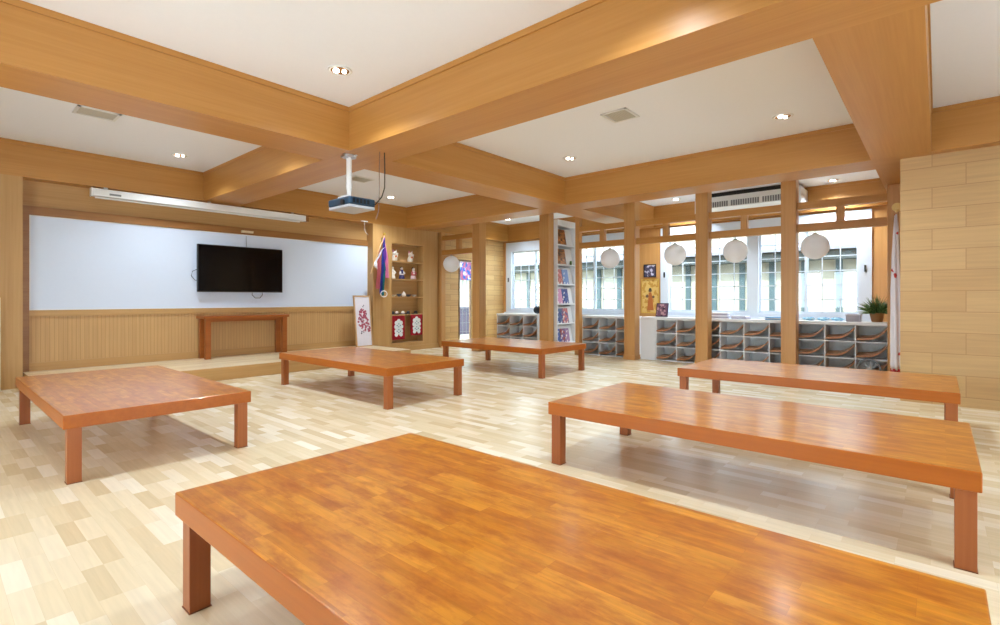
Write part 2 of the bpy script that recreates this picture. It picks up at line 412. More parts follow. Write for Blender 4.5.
def blotch(name, base, cols, scale=6, rough=.8):
    """printed cloth or paper: soft coloured patches"""
    m, nt, p = newmat(name)
    tc = nt.nodes.new('ShaderNodeTexCoord'); last = None
    for i, (c, th) in enumerate(cols):
        n = nt.nodes.new('ShaderNodeTexNoise'); n.noise_dimensions = '4D'; n.inputs['W'].default_value = i * 3.7 + 1; n.inputs['Scale'].default_value = scale
        nt.links.new(tc.outputs['Object'], n.inputs['Vector'])
        r = nt.nodes.new('ShaderNodeMapRange'); r.inputs[1].default_value = th; r.inputs[2].default_value = th + .03
        nt.links.new(n.outputs['Fac'], r.inputs[0])
        mx = nt.nodes.new('ShaderNodeMix'); mx.data_type = 'RGBA'
        if last is None: mx.inputs['A'].default_value = base
        else: nt.links.new(last, mx.inputs['A'])
        mx.inputs['B'].default_value = c; nt.links.new(r.outputs[0], mx.inputs['Factor']); last = mx.outputs['Result']
    nt.links.new(last, p.inputs['Base Color']); p.inputs['Roughness'].default_value = rough
    return m
CURT = blotch('curtain_print', lin(214, 150, 180), [(lin(90, 150, 220), .52), (lin(240, 230, 240), .58)], 9)
P(cu, drape(YW - .03, 10.0, 10.42, 1.82, 2.33, .008, 4), 'cloth', CURT)
P(cu, MB().cyl((9.97, YW - .03, 2.335), (10.45, YW - .03, 2.335), .006, n=8), 'rod', METAL)

# ---------------------------------------------------------------- outside
struct(bx(12.1, 40, -20, 30, -.15, -.1).build('ground_outside', pc(150, 150, 140, .9))) 
struct(bx(-10, 12.1, 10.4, 30, -.15, -.1).build('ground_garden', pc(110, 124, 90, .9)))
bl = thing('building', 'pale rendered building with grey shutters seen through the windows', 'building', (16, 5, 0))
P(bl, bx(16, 22, -8, 20, -.1, 3.6), 'wall', pc(152, 150, 138, .9))
P(bl, bx(15.6, 16, -8, 20, 2.33, 2.58), 'fascia', pc(44, 52, 52, .7))
m = MB(); m.prism([(15.5, 2.58), (19, 4.1), (19, 4.22), (15.5, 2.66)], 'y', -8, 20)
P(bl, m, 'roof', pc(112, 114, 126, .6))
for k in range(18):
    yy = .3 + k * .8
    P(bl, bx(15.94, 16, yy, yy + .15, .0, 2.33), 'shutter', pc(58, 78, 84, .7))
m = thing('garden_wall', 'low grey garden wall outside the narrow glass door', 'wall', (11, 14, 0))
P(m, bx(8, 15.9, 14, 14.2, -.1, .9), 'wall', pc(84, 78, 96, .9))
P(m, bx(7.95, 15.9, 13.95, 14.25, .9, .98), 'coping', pc(110, 106, 116, .9))

# ---------------------------------------------------------------- six low tables
def table(x0, x1, y0, y1, label):
    t = thing('low_table', label, 'table', ((x0 + x1) / 2, (y0 + y1) / 2, 0), group='low wooden tables')
    top = P(t, bx(x0, x1, y0, y1, .384, .48, bev=.005, seg=2), 'tabletop', TABLE)
    top.data.materials.append(TEDGE)
    for f in top.data.polygons:
        if abs(f.normal.z) < .5: f.material_index = 1
    i, j, w = .024, .016, .080
    for (a, b) in ((x0 + i, y0 + j), (x1 - i - w, y0 + j), (x0 + i, y1 - j - w), (x1 - i - w, y1 - j - w)):
        l = P(t, bx(a, a + w, b, b + w, .004, .384, bev=.003), 'leg', TLEG)
        f = bx(a - .003, a + w + .003, b - .003, b + w + .003, .0, .0045, bev=.001).build('foot_pad', pc(120, 70, 36))
        f.data.transform(Matrix.Translation(-Vector(t.location))); f.parent = l
    return t
table(.692, 1.93, -.10, 2.385, 'low orange-brown table in the foreground, largest and nearest the camera')
table(3.205, 4.445, -.155, 2.29, 'low orange-brown table in the middle of the three on the right')
table(5.78, 7.035, -.145, 2.29, 'low orange-brown table nearest the shoe cabinets on the right')
table(.64, 1.89, 4.51, 7.13, 'low orange-brown table at the left, in front of the whiteboard platform')
table(3.52, 4.775, 4.785, 7.435, 'low orange-brown table in the middle, in front of the console table')
table(6.53, 7.86, 4.78, 7.16, 'low orange-brown table farthest away, beside the wooden columns')

# ---------------------------------------------------------------- television, console, projection screen
tv = thing('television', 'large black flat television mounted on the whiteboard', 'television', (4.06, YW - .04, 1.41))
P(tv, bx(3.28, 4.84, 10.07, 10.12, 1.41, 2.28, bev=.006), 'casing', BLACK)
P(tv, bx(3.295, 4.825, 10.066, 10.071, 1.43, 2.265), 'screen', SCREEN)
P(tv, bx(3.8, 4.3, 10.12, 10.169, 1.7, 2.0), 'wall_bracket', BLACK)
P(tv, MB().tube([(4.28, 10.15, 1.5), (4.27, 10.15, 1.36), (4.33, 10.15, 1.30), (4.42, 10.15, 1.30), (4.47, 10.15, 1.36), (4.46, 10.15, 1.5)], .006), 'cable', BLACK)
P(tv, MB().tube([(3.35, 10.14, 1.85), (3.22, 10.14, 1.78), (3.20, 10.14, 1.70), (3.26, 10.14, 1.62), (3.35, 10.14, 1.62)], .006), 'cable', BLACK)
P(tv, MB().tube([(4.17, 10.155, 2.2), (4.16, 10.155, 2.45), (4.16, 10.15, 2.50)], .004), 'power_lead', GREY)
o = bx(4.06, 4.27, 10.08, 10.149, 2.56, 2.60, bev=.004).build('socket_box', pc(222, 205, 170)); tag(o, 'small cream socket box on the trim above the television', 'socket')
ct = thing('console_table', 'narrow dark orange console table standing on the platform under the television', 'table', (4.08, 9.94, .205))
P(ct, bx(3.28, 4.82, 9.74, 10.14, .925, .975, bev=.005), 'tabletop', CONS)
for a in (3.31, 4.70):
    for b in (9.77, 10.04):
        P(ct, bx(a, a + .09, b, b + .08, .206, .925, bev=.004), 'leg', CONS)
P(ct, bx(3.4, 4.70, 9.79, 9.81, .87, .925), 'apron', CONS)
ps = thing('projection_screen', 'long white roll-up projection screen housing hung above the whiteboard', 'projector screen', (3.4, 9.87, 2.85))
P(ps, bx(1.74, 5.21, 9.81, 9.93, 2.875, 2.995, bev=.012), 'housing', PLASTIC)
P(ps, bx(1.725, 1.74, 9.805, 9.935, 2.87, 3.0, bev=.004), 'end_cap', PLASTIC)
P(ps, bx(5.21, 5.27, 9.81, 9.93, 2.875, 3.0, bev=.004), 'end_cap', TRIMD)
P(ps, MB().cyl((1.78, 9.87, 2.857), (5.1, 9.87, 2.857), .012, n=10), 'weight_bar', PLASTIC)
P(ps, bx(1.95, 2.10, 9.806, 9.811, 2.905, 2.935), 'badge', GREY)
for a in (1.9, 3.4, 4.95): P(ps, bx(a, a + .05, 9.92, 9.949, 2.97, 3.039), 'bracket', METAL)

# projector
pr = thing('projector', 'dark blue ceiling projector hanging on a white pole from the beam crossing', 'projector', (3.45, 5.45, 2.30))
m = MB(); m.cyl((3.45, 5.45, 3.01), (3.45, 5.45, 3.0395), .085, n=20)
for k in range(4):
    a = k * math.pi / 2 + .4; m.cyl((3.45, 5.45, 3.0), (3.45 + .11 * math.cos(a), 5.45 + .11 * math.sin(a), 3.035), .014, n=8)
P(pr, m, 'ceiling_plate', METAL)
m = MB(); m.cyl((3.45, 5.45, 2.6), (3.45, 5.45, 3.02), .034, n=16).cyl((3.45, 5.45, 2.53), (3.45, 5.45, 2.66), .027, n=16).cyl((3.45, 5.45, 2.64), (3.45, 5.45, 2.67), .04, n=16)
P(pr, m, 'pole', PLASTIC)
P(pr, bx(3.35, 3.55, 5.36, 5.54, 2.495, 2.53, bev=.006), 'mount', PLASTIC)
PB = plain('projector_blue', lin(34, 62, 84), .35)
P(pr, bx(3.29, 3.66, 5.20, 5.66, 2.40, 2.495, bev=.02, seg=3), 'casing', PB)
P(pr, bx(3.295, 3.655, 5.205, 5.655, 2.365, 2.402, bev=.010, seg=2), 'base', pc(178, 180, 186))
P(pr, MB().cyl((3.30, 5.32, 2.43), (3.27, 5.32, 2.43), .034, n=20), 'lens', BLACK)
m = MB()
for k in range(5): m.box(3.34 + k * .05, 3.37 + k * .05, 5.194, 5.202, 2.42, 2.475)
P(pr, m, 'grille', BLACK)
P(pr, MB().tube([(3.66, 5.02, 3.038), (3.665, 5.02, 2.85), (3.67, 5.03, 2.62), (3.68, 5.10, 2.52), (3.66, 5.20, 2.44), (3.62, 5.205, 2.43)], .007), 'cable', BLACK)
P(pr, MB().tube([(3.60, 5.03, 3.038), (3.60, 5.04, 2.8), (3.63, 5.08, 2.55), (3.66, 5.13, 2.47), (3.67, 5.15, 2.36), (3.64, 5.16, 2.25)], .005), 'cable', pc(120, 100, 90))

# ---------------------------------------------------------------- downlights, vents, air conditioner
EM = plain('lamp_glow', (1, .96, .9, 1), .4, emit=((1, .95, .88, 1), 14), noise=0)
CHROME = plain('downlight_reflector', lin(205, 190, 170), .15, metal=1)
def downlight(x, y, label, e=17):
    t = thing('downlight', label, 'ceiling light', (x, y, ZC - .01), group='recessed downlights')
    m = MB(); m.lathe((x, y, ZC), [(.088, -.001), (.115, -.001), (.118, -.006), (.112, -.012), (.09, -.010), (.088, -.001)], 28)
    P(t, m, 'trim_ring', PLASTIC, True)
    P(t, MB().cyl((x, y, ZC - .009), (x, y, ZC - .002), .088, n=28), 'reflector', CHROME)
    P(t, MB().sphere((x - .03, y + .02, ZC - .016), .03, 1, 1, .45, 16, 8).sphere((x + .035, y - .02, ZC - .016), .022, 1, 1, .45, 16, 8), 'bulb', EM, True)
    d = bpy.data.lights.new('downlight_lamp', 'SPOT'); d.energy = e * 15; d.spot_size = math.radians(135); d.spot_blend = .9; d.shadow_soft_size = .09; d.color = (.78, .90, 1)
    o = bpy.data.objects.new('downlight_lamp', d); COL.objects.link(o); o.location = (0, 0, -.03); o.parent = t
    return t
import mathutils
_s, _c = math.sin(TH), math.cos(TH)
def at(px, py, z):
    r = (px - 500) / 504.; u = (299. - py) / 504.; w = (z - H) / u
    return w * (r * _s + _c), w * (_s - r * _c)
for (px, py, lab) in ((340, 70, 'recessed downlight nearest the camera, in the front ceiling bay'), (180, 155, 'recessed downlight in the ceiling bay at the far left, above the screen housing'),
                      (570, 158, 'recessed downlight near the far left corner of the centre right ceiling bay'), (783, 116, 'recessed downlight at the right in the bay with the square vent'),
                      (391, 197, 'recessed downlight in the small bay behind the projector'), (676, 199, 'recessed downlight over the shoe cabinets, left of the air conditioner'),
                      (833, 180, 'recessed downlight over the shoe cabinets, right of the air conditioner'), (508, 219, 'recessed downlight over the far corner window')):
    x, y = at(px, py, ZC); downlight(x, y, lab, 16 if py == 219 else 30 if x > 8.6 else (20 if x > 5 else 16))
for (x, y, e, lab) in ((2.72, 1.45, 17, 'recessed downlight just above the top edge of the view, lighting the near crossbeam'),
                       (2.69, 6.7, 17, 'recessed downlight hidden behind the long beam left of the projector'),
                       (.3, 1.45, 6, 'added downlight out of view, right above the photographer'),
                       (.3, 4.4, 6, 'added downlight out of view, left of the photographer'),
                       (2.7, -1.7, 6, 'added downlight out of view, right of the photographer, before the crossbeam'),
                       (6.95, -1.6, 6, 'added downlight out of view, right of the photographer, by the plank wall')):
    downlight(x, y, lab, e)  # the four weak ones are added out of view to brighten the near tables
def vent(px, py, sx, sy, lab):
    x, y = at(px, py, ZC)
    t = thing('ceiling_vent', lab, 'vent', (x, y, ZC - .01), group='square ceiling vents')
    m = MB(); m.box(x - sx, x + sx, y - sy, y - sy + .03, ZC - .014, ZC - .001).box(x - sx, x + sx, y + sy - .03, y + sy, ZC - .014, ZC - .001).box(x - sx, x - sx + .03, y - sy, y + sy, ZC - .014, ZC - .001).box(x + sx - .03, x + sx, y - sy, y + sy, ZC - .014, ZC - .001)
    P(t, m, 'frame', PLASTIC)
    m = MB()
    n = 9
    for k in range(n):
        yy = y - sy + .04 + (2 * sy - .08) * (k + .5) / n
        m.box(x - sx + .03, x + sx - .03, yy - .011, yy + .011, ZC - .011, ZC - .005)
    P(t, m, 'slats', VENT)
    P(t, bx(x - sx + .02, x + sx - .02, y - sy + .02, y + sy - .02, ZC - .004, ZC - .001), 'backing', GREY)
vent(97, 113, .21, .17, 'pale ceiling vent in the far left ceiling bay')
vent(620, 115, .19, .17, 'pale square ceiling vent in the centre right ceiling bay')
vent(360, 179, .21, .18, 'pale ceiling vent in the small bay behind the projector pole')
ac = thing('air_conditioner', 'long white ceiling air conditioner above the shoe cabinet windows', 'air conditioner', (11.4, 3.0, 3.1))
m = MB(); m.prism([(11.12, 3.36), (11.16, 3.46), (11.80, 3.46), (11.80, 3.24), (11.3, 3.14), (11.12, 3.22)], 'y', 2.02, 3.98)
P(ac, m, 'casing', PLASTIC)
P(ac, bx(11.2, 11.78, 2.1, 3.9, 3.461, 3.548), 'mounting_frame', BLACK)
for k in range(3):
    y0 = 2.12 + k * .6
    m = MB()
    for j in range(12): m.box(11.108, 11.122, y0 + .01 + j * .046, y0 + .04 + j * .046, 3.235, 3.345)
    P(ac, m, 'louvre', GREY)
P(ac, bx(11.1, 11.8, 1.99, 2.02, 3.13, 3.47, bev=.008), 'end_cap', PLASTIC)
P(ac, bx(11.1, 11.8, 3.98, 4.01, 3.13, 3.47, bev=.008), 'end_cap', PLASTIC)

# ---------------------------------------------------------------- paper globes
def globe(x, y, z, ztop, label):
    t = thing('globe_pendant', label, 'pendant lamp', (x, y, ztop), group='white paper globe pendants')
    m = MB(); R = .212; N = 40
    prof = []
    for k in range(N + 1):
        a = -math.pi / 2 + math.pi * k / N
        r = R * math.cos(a) * (1 - .012 * (k % 2)); prof.append((r, R * math.sin(a)))
    m.lathe((x, y, z), prof, 32)
    P(t, m, 'shade', SHADE, True)
    P(t, MB().cyl((x, y, z + R - .01), (x, y, z + R + .02), .045, .03, n=16), 'cap', METAL)
    P(t, MB().cyl((x, y, z + R), (x, y, ztop + .0), .006, n=8), 'cord', BLACK)
    return t
globe(9.93, 1.57, 2.165, 2.43, 'white paper globe pendant nearest the camera, in front of the right-hand window')
globe(9.93, 2.84, 2.165, 2.43, 'white paper globe pendant hanging below the air conditioner')
globe(9.93, 3.98, 2.165, 2.43, 'white paper globe pendant right of the framed golden picture')
globe(9.93, 5.43, 2.165, 2.43, 'white paper globe pendant just right of the magazine rack')
globe(9.07, 9.56, 2.19, 2.429, 'white paper globe pendant beside the display niche, in front of the glass door')

# ---------------------------------------------------------------- shoe cabinets
def tray_mesh(y0, y1, zb, zt):
    """bent plywood sheet: low on the left, sweeping up against the right-hand divider"""
    W = y1 - y0; pts = []
    for k in range(13):
        t = k / 12.; s = max(0, (t - .35) / .65)
        pts.append((y1 - W * t, zb + .02 + (zt - zb - .085) * s ** 2.1 + .010 * math.sin(t * 3)))
    th = .028
    return pts, th
def cabinet(ys, ye, ncol, label, blank=0):
    """ys > ye: runs to the right"""
    X0, X1 = 10.1, 10.5
    t = thing('shoe_cabinet', label, 'shoe cabinet', (X0, (ys + ye) / 2, 0), group='white shoe cabinets')
    P(t, bx(X0 - .02, X1, ye - .002, ys + .002 + blank, .845, .90, bev=.004), 'countertop', CABW)
    yb = [ys - (ys - ye) * k / ncol for k in range(ncol + 1)]
    zs = [.0, .285, .565, .845]
    P(t, bx(X1 - .015, X1, ye, ys + blank, .0, .845), 'back_panel', CABG)
    if blank: P(t, bx(X0 - .004, X1 - .016, ys + .012, ys + blank, .0, .845), 'blank_panel', CABW)
    for k, y in enumerate(yb):
        a, b = y - .009, y + .009
        if k == 0: a, b = y - .012, y + .006
        P(t, bx(X0, X1 - .016, a, b, .0, .844), 'divider', CABW)
    for z in zs[:3]:
        P(t, bx(X0 + .004, X1 - .016, ye + .01, ys - .012, z, z + .018), 'shelf', CABW)
    for c in range(ncol):
        for r in range(3):
            y1, y0 = yb[c] - .013, yb[c + 1] + .010
            pts, th = tray_mesh(y0, y1, zs[r] + .018, zs[r + 1])
            poly = [(y, z) for y, z in pts] + [(y, z + th) for y, z in reversed(pts)]
            m = MB(); m.prism(poly, 'x', X0 - .015, X1 - .12)
            for v in m.bm.verts:
                if v.co.x > X0 + .1: v.co.z += .035
            P(t, m, 'shoe_tray', TRAY)
    return t
cabinet(8.88, 7.55, 3, 'white shoe cabinet in the far corner, left of the tall magazine rack')
cabinet(6.235, 4.95, 3, 'white shoe cabinet just right of the tall magazine rack')
cabinet(4.45, .60, 9, 'longest white shoe cabinet, behind the columns on the right', blank=.34)

# ---------------------------------------------------------------- magazine rack
rk = thing('magazine_rack', 'tall white magazine rack standing against a wooden column', 'rack', (10.4, 7.1, 0))
rx0, rx1, ry0, ry1 = 10.04, 10.84, 6.90, 7.27
P(rk, bx(rx0, rx1, ry0, ry1, .001, .19, bev=.003), 'plinth', BEAMX)
P(rk, bx(rx0, rx0 + .02, ry0, ry1, .19, 3.2), 'side_panel', CABW)
P(rk, bx(rx1 - .03, rx1, ry0, ry1, .19, 3.2), 'side_panel', CABW)
P(rk, bx(rx0 + .02, rx1 - .03, ry1 - .02, ry1, .19, 3.2), 'back_panel', CABW)
P(rk, bx(rx0 + .02, rx1 - .03, ry0, ry1 - .02, 3.06, 3.2), 'top_panel', CABW)
zsh = [.19, .66, 1.14, 1.62, 2.10, 2.58]
for i, z in enumerate(zsh):
    P(rk, bx(rx0 + .02, rx1 - .03, ry0, ry1 - .02, z, z + .03), 'shelf', CABW)
    m = MB(); m.prism([(ry0 + .06, z + .03), (ry0 + .08, z + .03), (ry0 + .15, z + .43), (ry0 + .13, z + .43)], 'x', rx0 + .02, rx1 - .03)
    P(rk, m, 'sloping_panel', CABW)
pal = [(70, 90, 150), (110, 90, 130), (150, 120, 160), (80, 100, 130), (190, 110, 110), (200, 140, 175), (56, 66, 130), (156, 70, 60), (100, 130, 190)]
COV = [blotch('cover_print_%d' % i, lin(*p), [(lin(*pal[(i * 4 + 3) % 9]), .5), (lin(230, 225, 220), .57)], 14, .35) for i, p in enumerate(pal)]
DARKC = blotch('cover_print_dark', lin(150, 96, 44), [(lin(80, 50, 24), .48), (lin(190, 120, 60), .56)], 9, .4)
desc = [['blue magazine at the left of the lowest rack shelf', 'purple-grey booklet in the middle of the lowest rack shelf', 'mauve booklet at the right of the lowest rack shelf'],
        ['blue-grey booklet on the left of the second rack shelf from the bottom', 'reddish booklet on the right of the second rack shelf from the bottom'],
        ['pink magazine on the left of the third rack shelf from the bottom', 'dark blue magazine on the right of the third rack shelf from the bottom'],
        ['magazine with a brick-red cover on the fourth rack shelf from the bottom', 'blue magazine on the right of the fourth rack shelf from the bottom'],
        ['large brown picture book on the second rack shelf from the top'], ['large brown picture book on the topmost rack shelf']]
ci = 0
for i, row in enumerate(desc):
    n = len(row); z = zsh[i] + .031
    for k, lab in enumerate(row):
        wide = {1: .40, 2: .25, 3: .175}[n]; hh = {1: .38, 2: .36, 3: .33}[n]
        xa = rx0 + .05 + k * (wide + .02)
        m = MB(); m.prism([(ry0 + .035, z + .002), (ry0 + .047, z + .002), (ry0 + .047 + .175 * hh, z + hh), (ry0 + .035 + .175 * hh, z + hh)], 'x', xa, xa + wide)
        o = m.build('magazine', DARKC if n == 1 else COV[ci % 9], base=(xa, ry0 + .04, z)); tag(o, lab, 'magazine', 'magazines on the white rack'); ci += 1
o = MB().lathe((rx0 + .64, ry0 + .034, zsh[4] + .031), [(.022, 0), (.03, .03), (.028, .08), (.024, .1)], 16).build('green_pot', pc(110, 140, 90), smooth=True, base=(rx0 + .64, ry0 + .034, zsh[4] + .031)); tag(o, 'small green jar on the second rack shelf from the top', 'jar')

# ---------------------------------------------------------------- display niche with its contents
ni = thing('display_shelf', 'built-in wooden display shelf with figurines left of the glass door', 'shelf', (7.95, 10.1, .2))
nx0, nx1, ny0, ny1 = 7.47, 8.44, 9.945, 10.19
P(ni, bx(7.431, 7.47, ny0, ny1, .181, 2.659), 'side_panel', WALLZ)
P(ni, bx(8.44, 8.479, ny0, ny1, .181, 2.659), 'side_panel', WALLZ)
P(ni, bx(7.47, 8.44, ny0, ny1, 2.63, 2.659), 'top_panel', WALLV)
P(ni, bx(7.47, 8.44, ny0, ny1, .181, .21), 'bottom_panel', WALLV)
P(ni, bx(7.47, 8.44, ny1 - .012, ny1, .21, 2.63), 'back_panel', WALLV)
sz = [.875, 1.31, 1.745, 2.18]
for z in sz: P(ni, bx(7.47, 8.44, ny0, ny1 - .012, z, z + .028), 'shelf', WALLV)
CREAM = pc(238, 228, 214, .4); PINK = pc(224, 150, 170); DK = pc(40, 34, 40); RED = pc(200, 30, 50, .8); TAN = pc(204, 160, 110)
def cat_figure(x, y, z, lab):
    t = thing('animal_figurine', lab, 'figurine', (x, y, z), group='figurines in the display shelf')
    P(t, MB().lathe((x, y, z), [(.06, 0), (.072, .03), (.07, .08), (.05, .13), (.04, .15)], 16), 'body', CREAM, True)
    P(t, MB().sphere((x, y - .01, z + .19), .062, 1, .9, .85, 16, 12), 'head', CREAM, True)
    for s in (-1, 1):
        P(t, MB().cyl((x + s * .038, y - .01, z + .225), (x + s * .052, y - .01, z + .285), .022, .004, n=10), 'ear', PINK if s < 0 else CREAM)
        P(t, MB().cyl((x + s * .05, y - .03, z + .10), (x + s * .062, y - .055, z + .15 + (.05 if s > 0 else -.06)), .018, .014, n=10), 'paw', CREAM)
    P(t, MB().cyl((x, y - .055, z + .125), (x, y - .07, z + .095), .03, .024, n=12), 'bib', pc(214, 120, 60))
cat_figure(7.63, 10.06, 2.209, 'cream animal figurine at the left of the top display shelf')
cat_figure(8.12, 10.06, 2.209, 'cream animal figurine at the right of the top display shelf')
o = bx(7.80, 8.0, 10.05, 10.08, 2.209, 2.26, bev=.004).build('wooden_block', TAN); tag(o, 'small wooden block between the two animal figurines', 'block')
def doll(x, y, z, c1, c2, hh, lab):
    t = thing('doll', lab, 'doll', (x, y, z), group='dolls in the display shelf')
    P(t, MB().lathe((x, y, z), [(.075, 0), (.068, .05), (.045, .13), (.035, .18), (.05, .2), (.03, .235)], 16), 'robe', c1, True)
    P(t, MB().sphere((x, y, z + .265), .036, u=14, v=10), 'head', CREAM, True)
    P(t, MB().sphere((x, y + .012, z + .28), .038, 1, .9, .8, 14, 10), 'hair', DK, True)
    P(t, MB().cyl((x - .035, y, z + .2), (x - .07, y - .03, z + .13), .02, .03, n=10).cyl((x + .035, y, z + .2), (x + .07, y - .03, z + .13), .02, .03, n=10), 'sleeves', c2, True)
    P(t, MB().lathe((x, y, z + .10), [(.058, 0), (.056, .035)], 16), 'sash', c2, True)
doll(7.57, 10.06, 1.775, CREAM, CREAM, 1, 'doll in a white robe at the left of the second display shelf')
doll(7.85, 10.06, 1.774, pc(60, 60, 110), pc(230, 225, 230), 1, 'doll in a dark blue robe in the middle of the second display shelf')
doll(8.22, 10.06, 1.774, pc(220, 190, 190), pc(190, 90, 90), 1, 'doll in a pale pink robe at the right of the second display shelf')
def bowl(x, y, z, r, h, mat, lab, name='bowl', cat='bowl', grp='small crockery in the display shelf'):
    o = MB().lathe((x, y, z), [(r * .45, 0), (r * .5, .008), (r * .9, h * .7), (r, h), (r * .92, h), (r * .8, h * .65), (r * .3, .014), (.001, .012)], 18).build(name, mat, smooth=True, base=(x, y, z)); tag(o, lab, cat, grp)
bowl(7.60, 10.06, 1.339, .07, .045, pc(214, 196, 170), 'shallow beige dish at the left of the third display shelf')
bowl(7.77, 10.06, 1.339, .06, .065, pc(70, 74, 90), 'dark grey bowl left of the white jar on the third display shelf')
bowl(8.06, 10.06, 1.339, .075, .055, pc(80, 80, 90), 'dark grey bowl right of the white jar on the third display shelf')
bowl(8.24, 10.06, 1.339, .06, .05, pc(200, 190, 176), 'beige bowl at the right of the third display shelf')
t = thing('jar', 'small white lidded jar in the middle of the third display shelf', 'jar', (7.91, 10.05, 1.339))
P(t, MB().lathe((7.91, 10.05, 1.339), [(.035, 0), (.05, .03), (.048, .07), (.03, .09)], 18), 'body', CREAM, True)
P(t, MB().lathe((7.91, 10.05, 1.43), [(.034, 0), (.03, .012), (.01, .02), (.012, .035), (.002, .042)], 18), 'lid', CREAM, True)
for i, (x, c, lab) in enumerate(((7.55, DK, 'black clog at the left of the fourth display shelf'), (7.68, pc(225, 205, 190), 'pale slipper beside the black clog on the fourth display shelf'),
                            (7.86, pc(230, 215, 205), 'pale slipper in the middle of the fourth display shelf'), (8.02, DK, 'black clog right of the middle of the fourth display shelf'), (8.26, pc(50, 46, 40), 'dark clog at the right of the fourth display shelf'))):
    t = thing('slipper', lab, 'slipper', (x, 10.05, .904), group='slippers in the display shelf')
    P(t, bx(x - .045, x + .045, 9.98, 10.14, .905, .925, bev=.006), 'sole', DK)
    P(t, MB().sphere((x, 10.02, .946), .042, 1.05, 1.0, .9, 14, 10), 'upper', c, True)
def crest_banner(x, z0, z1, lab):
    t = thing('hanging_banner', lab, 'banner', (x, 9.93, z0), group='red crest banners')
    P(t, drape(9.936, x - .19, x + .19, z0, z1, .003, 1.5, 20), 'cloth', RED)
    m = MB(); zc = (z0 + z1) / 2
    for (dx, dz, r) in ((0, .16, .051), (-.07, .115, .051), (.07, .115, .051), (-.085, .02, .051), (.085, .02, .051), (-.075, -.085, .051), (.075, -.085, .051), (-.07, -.17, .05), (.07, -.17, .05), (0, -.02, .07), (0, .07, .05), (0, -.12, .05)):
        m.cyl((x + dx, 9.932, zc + dz), (x + dx, 9.926, zc + dz), r, n=18)
    P(t, m, 'crest', pc(240, 238, 238, .8))
    m = MB()
    for (dx, dz) in ((0, .09), (0, .02), (0, -.05), (0, -.12), (-.05, .05), (.05, .05), (-.05, -.09), (.05, -.09)): m.cyl((x + dx, 9.928, zc + dz), (x + dx, 9.924, zc + dz), .014, n=10)
    P(t, m, 'crest_mark', pc(90, 120, 150, .8))
    P(t, MB().cyl((x - .2, 9.936, z1 + .006), (x + .2, 9.936, z1 + .006), .008, n=10), 'rod', TAN)
crest_banner(7.66, .29, .875, 'red cloth with a white crest, left of the pair on the display shelf')
crest_banner(8.22, .37, .89, 'red cloth with a white crest, right of the pair on the display shelf')

# streamer pole
sp = thing('streamer_pole', 'wooden pole with purple, teal and pink streamers hung on the display shelf wall', 'streamer', (7.15, 9.88, 1.8))
P(sp, MB().cyl((7.19, 9.86, 2.78), (6.80, 9.86, 1.86), .012, n=10), 'pole', TAN)
P(sp, MB().sphere((7.19, 9.86, 2.81), .035, u=16, v=12), 'finial', GOLD, True)
P(sp, bx(7.15, 7.2, 9.87, 9.949, 2.66, 2.72, bev=.004), 'bracket', METAL)
P(sp, MB().sphere((6.93, 9.84, 2.08), .055, .8, .5, 1.5, 14, 10).sphere((6.97, 9.82, 2.0), .035, .8, .5, 1.2, 12, 8), 'tassel', pc(232, 232, 236), True)
def ribbon(xt, xb, zt, zb, w, y):
    bm = bmesh.new(); A = []
    for i in range(15):
        t = i / 14; x = xt + (xb - xt) * t ** .7; ww = w * (.35 + .65 * min(1, t * 2.5)); z = zt + (zb - zt) * t; yy = y + .012 * math.sin(t * 9)
        A.append([bm.verts.new((x - ww / 2, yy, z)), bm.verts.new((x, yy - .012, z)), bm.verts.new((x + ww / 2, yy, z))])
    for i in range(14):
        for k in range(2): bm.faces.new((A[i][k], A[i][k + 1], A[i + 1][k + 1], A[i + 1][k]))
    bmesh.ops.solidify(bm, geom=bm.faces[:], thickness=.003)
    r = MB(); r.bm.free(); r.bm = bm; return r
for (xb, z1, z0, w, c, nm) in ((6.98, 2.4, 1.52, .11, (206, 104, 110), 'red-pink'), (7.07, 2.66, 1.40, .08, (40, 60, 150), 'blue'), (7.17, 2.72, 1.95, .10, (120, 60, 170), 'purple'), (7.13, 2.4, 1.36, .07, (20, 120, 120), 'teal'), (7.27, 2.68, 1.78, .10, (236, 140, 190), 'pink'), (6.90, 2.5, 2.1, .05, (240, 240, 244), 'white')):
    P(sp, ribbon(7.17 if z1 > 2.45 else xb + .06, xb, z1, z0, w, 9.83 + (xb - 7.1) * .12), 'streamer', pc(*c, .8))['label'] = nm + ' cloth streamer'
m = MB()
for k in range(20):
    a0, a1 = 2 * math.pi * k / 20, 2 * math.pi * (k + 1) / 20
    m.cyl((7.13 + .09 * math.cos(a0), 9.80, 1.40 + .07 * math.sin(a0)), (7.13 + .09 * math.cos(a1), 9.80, 1.40 + .07 * math.sin(a1)), .01, n=6)
P(sp, m, 'ring', PLASTIC)

